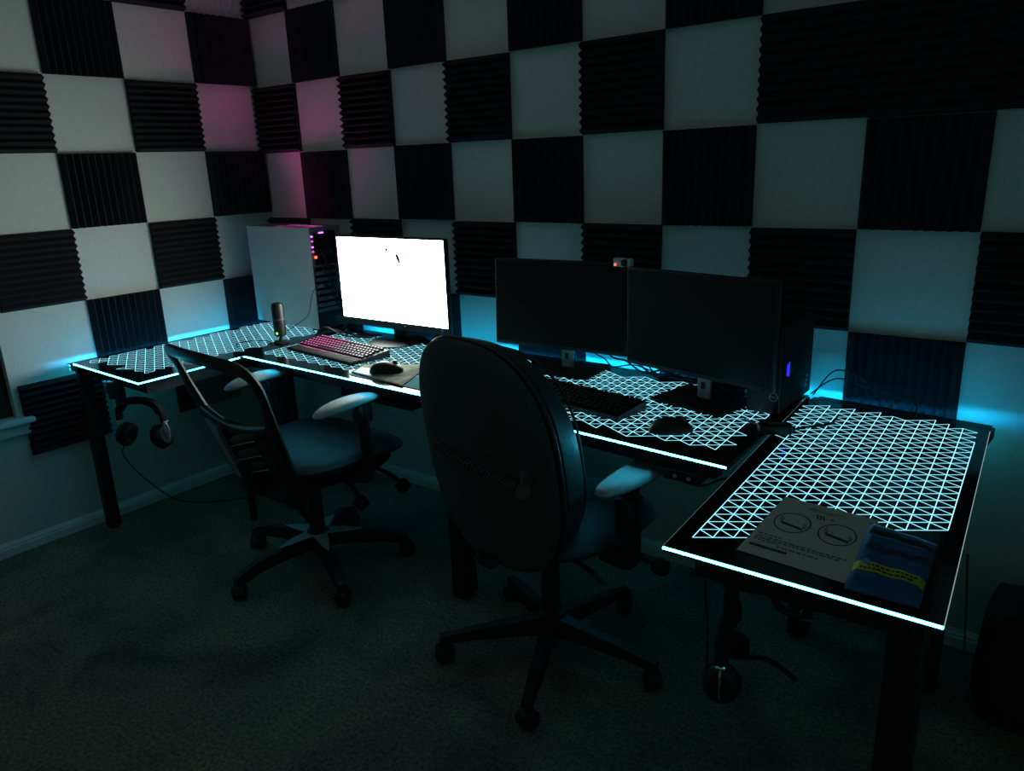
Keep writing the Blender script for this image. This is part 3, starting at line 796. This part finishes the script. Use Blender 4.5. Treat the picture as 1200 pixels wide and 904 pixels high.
MB().box((-.03, 0, .6295), (.075, .035, .009), .003).build('hook_arm', 'plastic', hk)
MB().box((-.075, 0, .640), (.012, .03, .03), .003).build('hook_stem', 'plastic', hk)
MB().box((-.110, -.004, .69), (.010, .024, .05), .003).build('clamp_screw', 'grey', hk)
cb0 = HC + Vector((-.082 * .79, -.082 * .6, -.180))
cable('headphone_cable', [cb0, (cb0.x + .0, cb0.y - .01, .42), (.40, -1.02, .28), (.40, -.90, .14), (.38, -.72, .06), (.42, -.55, .03), (.55, -.48, .05), (.75, -.55, .16)], .0025, 'thin black cable drooping from the hanging headphones to the floor')

HC2 = at(852, 715, .0); 
def aty(px, py, y):
    d = CR * ((px - 600) / F_PX) - CU * ((py - 452) / F_PX) - CB
    return CAM + d * ((y - CAM.y) / d.y)
HC2 = aty(855, 716, -1.06)
headphones('black headset with chrome slider hanging under the right desk wing', HC2, math.atan2(CR.y, CR.x) + 1.15, '', 'chrome', .95, .25)
hk2 = thing('headphone_hook', 'black hook plate holding a headset under the right desk wing', 'hook', (HC2.x, HC2.y, 0), 2.0)
MB().box((0, 0, HC2.z - .015), (.05, .028, .012), .003).build('hook_arm', 'plastic', hk2)
MB().box((-.025, 0, (HC2.z - .02 + DZ - .0135) / 2), (.008, .028, DZ - .0135 - HC2.z + .02), .002).build('hook_stem', 'plastic', hk2)
h3 = aty(905, 705, -1.06)
hk3 = thing('headphone_hook', 'empty black double hook under the right desk wing', 'hook', (h3.x, h3.y, 0), .3)
MB().box((-.035, 0, .655), (.06, .035, .022), .004).build('hook_plate', 'plastic', hk3)
MB().tube(catmull([(.0, 0, DZ - .014), (.0, 0, .66), (.012, 0, .615), (.05, 0, .605), (.062, 0, .622)], 6), .008, 8).build('hook_arm', 'plastic', hk3)
MB().tube(catmull([(-.06, 0, DZ - .014), (-.06, 0, .66)], 4), .008, 8).build('hook_arm', 'plastic', hk3)
e0 = aty(872, 770, -1.06)
cable('headset_cable', [e0, aty(895, 772, -1.06), aty(915, 783, -1.06), aty(933, 798, -1.07)], .005, 'stiff black cord sticking out of the hanging headset')
cable('hanging_cable', [aty(826, 672, -1.1), aty(827, 700, -1.1), aty(829, 740, -1.1), aty(828, 790, -1.1)], .0022, 'thin straight cable hanging below the right desk corner')
w0 = [aty(908, 712, -.6), aty(930, 724, -.6), aty(965, 730, -.6), aty(1010, 728, -.6)]
cable('sagging_cable', w0, .003, 'thin grey cable sagging below the right desk wing', material='grey')
cable('hub_cable', [(2.51, -.66, .66), (2.53, -.65, .632), (2.58, -.64, .628), (2.63, -.63, .655), (2.68, -.62, .66)], .0028, 'black cable looping under the desk socket panel')

# ------------------------------------------------------------------ box by the wall and floor cord
bag = thing('storage_bag', 'black soft storage bag on the carpet by the back wall', 'bag', (3.425, -.20, 0), 0)
def bagp(z, k): return [(sup(.235 * k, .14 * k, 5)(2 * PI * q / 36)[0], sup(.235 * k, .14 * k, 5)(2 * PI * q / 36)[1], z + (.012 * math.sin(q * .9) if z > .2 else 0)) for q in range(36)]
MB().loft([bagp(.002, .94), bagp(.02, 1.0), bagp(.12, 1.01), bagp(.24, .98), bagp(.285, .92), bagp(.300, .7)]).build('body', 'bag', bag)
MB().tube(catmull([(-.09, -.08, .28), (-.08, -.09, .33), (0, -.09, .345), (.08, -.09, .33), (.09, -.08, .28)], 6), .009, 8).build('handle', 'bag', bag)
cable('floor_cable', [aty(1134, 650, -.62), aty(1133, 700, -.6), aty(1131, 780, -.5), at(1145, 835, .006), at(1180, 858, .005), at(1230, 875, .005)], .0028, 'thin grey cable running over the carpet by the bag', material='grey')

# ------------------------------------------------------------------ chairs
def star_base(t, start, rad, legmat, hubr=.034, cover=None, knee=False):
    for k in range(5):
        a = math.radians(start + 72 * k)
        R = Matrix.Rotation(a, 4, 'Z')
        def sec(x, w, z0, z1): return [(x, -w, z0), (x, w, z0), (x, w * .7, z1), (x, -w * .7, z1)]
        if knee: rings = [sec(.02, .026, .085, .135), sec(.14, .024, .085, .128), sec(.24, .022, .078, .118), sec(.30, .021, .062, .100), sec(.335, .019, .060, .082)]
        else: rings = [sec(.02, .028, .082, .140), sec(.12, .024, .082, .125), sec(.25, .020, .074, .104), sec(rad + .012, .017, .066, .088)]
        lg = MB().loft(rings).tf(R).build('base_leg', legmat, t)
        ca = random.uniform(0, 6.28)
        W = Matrix.Translation(R @ Vector((rad, 0, 0))) @ Matrix.Rotation(ca, 4, 'Z')
        c = MB()
        for s in (-1, 1): c.lathe([(.002, s * .004), (.024, s * .004), (.027, s * .008), (.027, s * .019), (.022, s * .024), (.002, s * .024)], (0, 0, .027), 18, 'y')
        c.tube([(0, -.003, .027), (0, .003, .027)], .02, 10)
        c.lathe([(.006, .026), (.010, .05), (.010, .072)], (0, 0, 0), 12)
        hd = [(.030 * math.cos(q), .030 * math.sin(q)) for q in [PI * k2 / 8 for k2 in range(9)]]
        c.loft([[(p[0], y, .029 + p[1]) for p in hd] for y in (-.017, .017)])
        c.tf(W).build('caster', 'plastic', lg)
    MB().lathe([(.002, .075), (hubr + .01, .075), (hubr + .012, .10), (hubr + .006, .145), (.028, .155), (.028, .30), (.016, .302), (.016, .40), (.002, .40)], (0, 0, 0), 24).build('gas_column', 'plastic', t)
    if cover:
        for k in range(5):
            a = math.radians(start + 72 * k); R = Matrix.Rotation(a, 4, 'Z')
            MB().add([(.03, -.026, .137), (.03, .026, .137), (.10, .019, .1355), (.165, .0, .1285), (.10, -.019, .1355),
                      (.03, -.026, .142), (.03, .026, .142), (.10, .019, .139), (.165, .0, .131), (.10, -.019, .139)],
                     [(5, 6, 7, 8, 9), (0, 1, 6, 5), (1, 2, 7, 6), (2, 3, 8, 7), (3, 4, 9, 8), (4, 0, 5, 9)]).tf(R).build('star_cover', cover, t, smooth=False)

# --- padded chair in front of the dark monitors
C2A = math.radians(80.7)
ch2 = thing('office_chair', 'tall padded black chair with rounded back and coiled cord behind it', 'chair', (2.148, -.714, 0), C2A - PI / 2)
star_base(ch2, 5 - 80.7 + 90, .325, 'plastic')
MB().box((0, 0, .40), (.16, .22, .05), .012).build('tilt_mechanism', 'plastic', ch2)
MB().dome(sup(.255, .25, 3.2), .055, .045, lambda a, b, t: (a, b + .03, .465 + t - .10 * max(0, b - .12) ** 2 * 8), 7, 44, 3.2).build('seat', 'leather', ch2)
def egg(q):
    c, s = math.cos(q), math.sin(q)
    return (.250 * math.copysign(abs(c) ** .77, c), .323 * math.copysign(abs(s) ** .77, s))
def backp(off):
    def f(a, b, t):
        return (a, -.215 - off + .025 * (a / .25) ** 2 - .148 * b + t, .708 + b)
    return f
MB().dome(egg, .012, .030, backp(.03), 9, 56, 5.0).build('back_shell', 'fabric', ch2)
MB().dome(lambda q: tuple(k * .985 for k in egg(q)), .115, .014, lambda a, b, t: backp(-.005)(a, b, t * (1.08 - .9 * b if b > 0 else 1.08)), 9, 56, 7.0).build('back_cushion', 'leather', ch2)
seam = [backp(-.005)(egg(2 * PI * k / 48)[0] * .86, egg(2 * PI * k / 48)[1] * .86, .100) for k in range(48)]
MB().tube(seam, .004, 5, closed=True).build('cushion_piping', 'leather', ch2)
MB().tube([backp(.016)(egg(2 * PI * k / 56)[0] * 1.0, egg(2 * PI * k / 56)[1] * 1.0, 0) for k in range(56)], .006, 6, closed=True).build('edge_piping', 'leather', ch2)
for s in (-1, 1):
    MB().tube(catmull([(s * .20, .0, .425), (s * .285, .0, .43), (s * .295, .0, .50), (s * .288, .0, .64)], 6), .020, 10, flat=1.6).build('armrest_post', 'plastic', ch2)
    MB().box((s * .29, .0, .56), (.05, .07, .10), .012).build('armrest_sleeve', 'plastic', ch2)
    def armp(a, b, t): return (s * .285 + a * (1 + .25 * b / .14), .025 + b, .655 + t + .03 * (b / .14) * .25)
    MB().dome(sup(.047, .142, 2.8), .017, .014, armp, 6, 36, 5).build('armrest_pad', 'arm_pad', ch2)
# coiled cord across the back
nturn = 26; N2 = nturn * 10; cn = []
cp = [Vector(p) for p in ((-.145, -.277, .722), (-.03, -.289, .712), (.08, -.286, .699), (.165, -.274, .689))]
cc = catmull(cp, 40)
for k in range(N2 + 1):
    u = k / N2 * (len(cc) - 1); i = min(int(u), len(cc) - 2); p = cc[i].lerp(cc[i + 1], u - i)
    q = 2 * PI * nturn * k / N2
    cn.append(p + Vector((.0025 * math.cos(q), .0105 * math.sin(q), .0105 * math.cos(q))))
MB().tube(cn, .0030, 5).build('coiled_cord', 'grey', ch2)
MB().lathe([(.004, -.004), (.018, -.004), (.021, .006), (.018, .016), (.004, .018)], (.19, -.283, .684), 18, 'y').build('cord_plug', 'grey', ch2)
MB().box((.19, -.268, .715), (.012, .03, .05), .003).build('plug_tab', 'grey', ch2)
MB().tube(catmull([(.10, .06, .40), (.25, .09, .385), (.31, .11, .37)], 6), .006, 8).build('tilt_lever', 'plastic', ch2)
MB().lathe([(.004, .29), (.022, .295), (.026, .31), (.022, .33), (.004, .335)], (0, .11, .37), 16, 'x').build('lever_knob', 'plastic', ch2)
MB().tube(catmull([(.10, -.06, .40), (.20, -.06, .39), (.25, -.05, .36)], 6), .007, 8).build('height_lever', 'plastic', ch2)
MB().box((0, -.18, .42), (.07, .16, .016), .004, Matrix.Rotation(.1, 3, 'X')).build('back_bracket', 'plastic', ch2)

# --- mesh back chair in front of the lit monitor
C1A = math.radians(86)
ch1 = thing('office_chair', 'mesh back office chair with silver star cover on its base', 'chair', (1.115, -.755, 0), C1A - PI / 2)
star_base(ch1, 46 - 86 + 90, .325, 'plastic', cover='silver', knee=True)
MB().box((0, .0, .395), (.17, .24, .05), .012).build('tilt_mechanism', 'plastic', ch1)
def seat1(a, b, t):
    drop = .35 * max(0, b - .10) ** 2 * 4
    return (a, b + .05, .468 + t - drop + .10 * a * a)
MB().dome(sup(.262, .265, 3.4), .045, .055, seat1, 7, 44, 3.2).build('seat', 'leather', ch1)
MB().dome(sup(.22, .22, 3), .01, .035, lambda a, b, t: (a, b + .06, .405 + t), 4, 32, 3).build('seat_shell', 'plastic', ch1)
def bk(x, z, off=0.0):
    return Vector((x, -.185 - .34 * (z - .38) + .10 * x * x / .0625 * .25 + off, z))
fo = [(-.255, .868), (-.10, .880), (.10, .880), (.215, .868), (.252, .82), (.245, .74), (.228, .66), (.212, .58), (.200, .48), (.185, .40), (.10, .372), (-.10, .372),
      (-.185, .40), (-.200, .48), (-.205, .58), (-.222, .66), (-.240, .74), (-.252, .82)]
BN = Vector((0, 1, .34)).normalized()
fpath = catmull([bk(x, z) for x, z in fo], 4, True)
rr_ = [.026 + .010 * max(0, min(1, (.74 - p.z) / .12)) for p in fpath]
MB().tube(fpath, rr_, 10, closed=True, flat=.5, bn=BN).build('back_frame', 'plastic', ch1)
MB().tube([p + BN * -.009 + Vector((0, 0, 0)) for p in fpath if p.z > .5 and p.x > .1], .0022, 5, bn=BN).build('frame_edge', 'grey', ch1)
gm = MB(); nu, nv = 14, 10
def halfw(z): 
    return .245 - .045 * max(0, (.87 - z) / .27)
vv = []
for j in range(nv + 1):
    z = .64 + (.872 - .64) * j / nv
    for i in range(nu + 1):
        u = -1 + 2 * i / nu; vv.append(bk(u * halfw(z), z, .012))
gm.add(vv, [(j * (nu + 1) + i, j * (nu + 1) + i + 1, (j + 1) * (nu + 1) + i + 1, (j + 1) * (nu + 1) + i) for j in range(nv) for i in range(nu)])
gm.build('mesh_panel', 'mesh', ch1)
cbm = [bk(-.205 + .41 * k / 12, .655 - .03 * math.sin(PI * k / 12)) for k in range(13)]
MB().tube(cbm, .016, 8).build('cross_bar', 'plastic', ch1)
MB().tube([p + Vector((0, -.014, .010)) for p in cbm], .003, 5).build('cross_bar_edge', 'grey', ch1)
lp = MB(); vv = []
for j in range(7):
    z = .375 + (.645 - .375) * j / 6
    for i in range(9):
        u = -1 + 2 * i / 8; vv.append(bk(u * .195, z, .012))
lp.add(vv, [(j * 9 + i, j * 9 + i + 1, (j + 1) * 9 + i + 1, (j + 1) * 9 + i) for j in range(6) for i in range(8)])
lp.build('lumbar_panel', 'plastic_rough', ch1)
for k in range(3):
    z0 = .565 - k * .055
    sp = [bk(-.045 + .19 * i / 8, z0 + .065 * i / 8, -.014) for i in range(9)]
    MB().tube(sp, [.008 + .011 * math.sin(PI * (i + 1) / 10) for i in range(9)], 8, flat=.4, bn=BN).build('lumbar_slat', 'slat', ch1)
    MB().tube([p + Vector((0, -.008, -.016)) for p in sp], .0024, 5).build('slat_edge', 'arm_pad', ch1)
for s in (-1, 1):
    pl = [bk(s * .205, .625, -.020), bk(s * .10, .610, -.020), bk(s * .12, .575, -.020), bk(s * .125, .385, -.020), bk(s * .185, .385, -.020)]
    n_ = len(pl)
    MB().add(pl + [p + Vector((0, .016, 0)) for p in pl], [tuple(range(n_)), tuple(range(2 * n_ - 1, n_ - 1, -1))] + [(k, (k + 1) % n_, n_ + (k + 1) % n_, n_ + k) for k in range(n_)]).build('side_plate', 'arm_pad' if s < 0 else 'plastic', ch1, smooth=False)
MB().tube(catmull([(0, -.02, .385), (0, -.13, .375), bk(0, .40, -.02), bk(0, .50, -.025)], 6), .020, 8, flat=1.5).build('back_support', 'plastic', ch1)
MB().box((-.10, -.185, .365), (.10, .05, .05), .010).build('adjuster_block', 'plastic', ch1)
MB().tube(catmull([(-.12, -.185, .355), (-.125, -.18, .27), (-.135, -.175, .215)], 5), .013, 8).build('adjuster_handle', 'plastic', ch1)
MB().tube(catmull([(-.02, -.12, .36), (.02, -.08, .27), (.03, -.05, .21)], 5), .009, 8).build('tilt_rod', 'plastic', ch1)
for s in (-1, 1):
    MB().tube(catmull([(s * .16, .05, .40), (s * .255, .05, .41), (s * .285, .05, .47), (s * .280, .04, .685)], 6), .018, 10, flat=1.6).build('armrest_post', 'plastic', ch1)
    MB().box((s * .282, .045, .645), (.045, .06, .07), .010).build('armrest_sleeve', 'plastic', ch1)
    def armp1(a, b, t): return (s * .278 + a, -.01 + b, .696 + t - .022 * (b / .13 - .3) ** 2 * .5)
    MB().dome(sup(.044, .132, 2.3), .014, .013, armp1, 6, 36, 5).build('armrest_pad', 'arm_pad', ch1)
for (p0, p1, p2) in (((.12, .16, .39), (.20, .20, .35), (.23, .235, .31)), ((.10, .04, .39), (.14, .08, .32), (.15, .10, .27))):
    MB().tube(catmull([p0, p1, p2], 5), .008, 8).build('control_lever', 'plastic', ch1)
    MB().box((p2[0], p2[1], p2[2] - .012), (.035, .05, .045), .010, Matrix.Rotation(.5, 3, 'X')).build('lever_paddle', 'plastic', ch1)
MB().lathe([(.003, -.03), (.030, -.03), (.034, -.01), (.034, .02), (.003, .03)], (.12, .12, .36), 16, 'y').build('tension_knob', 'plastic', ch1)
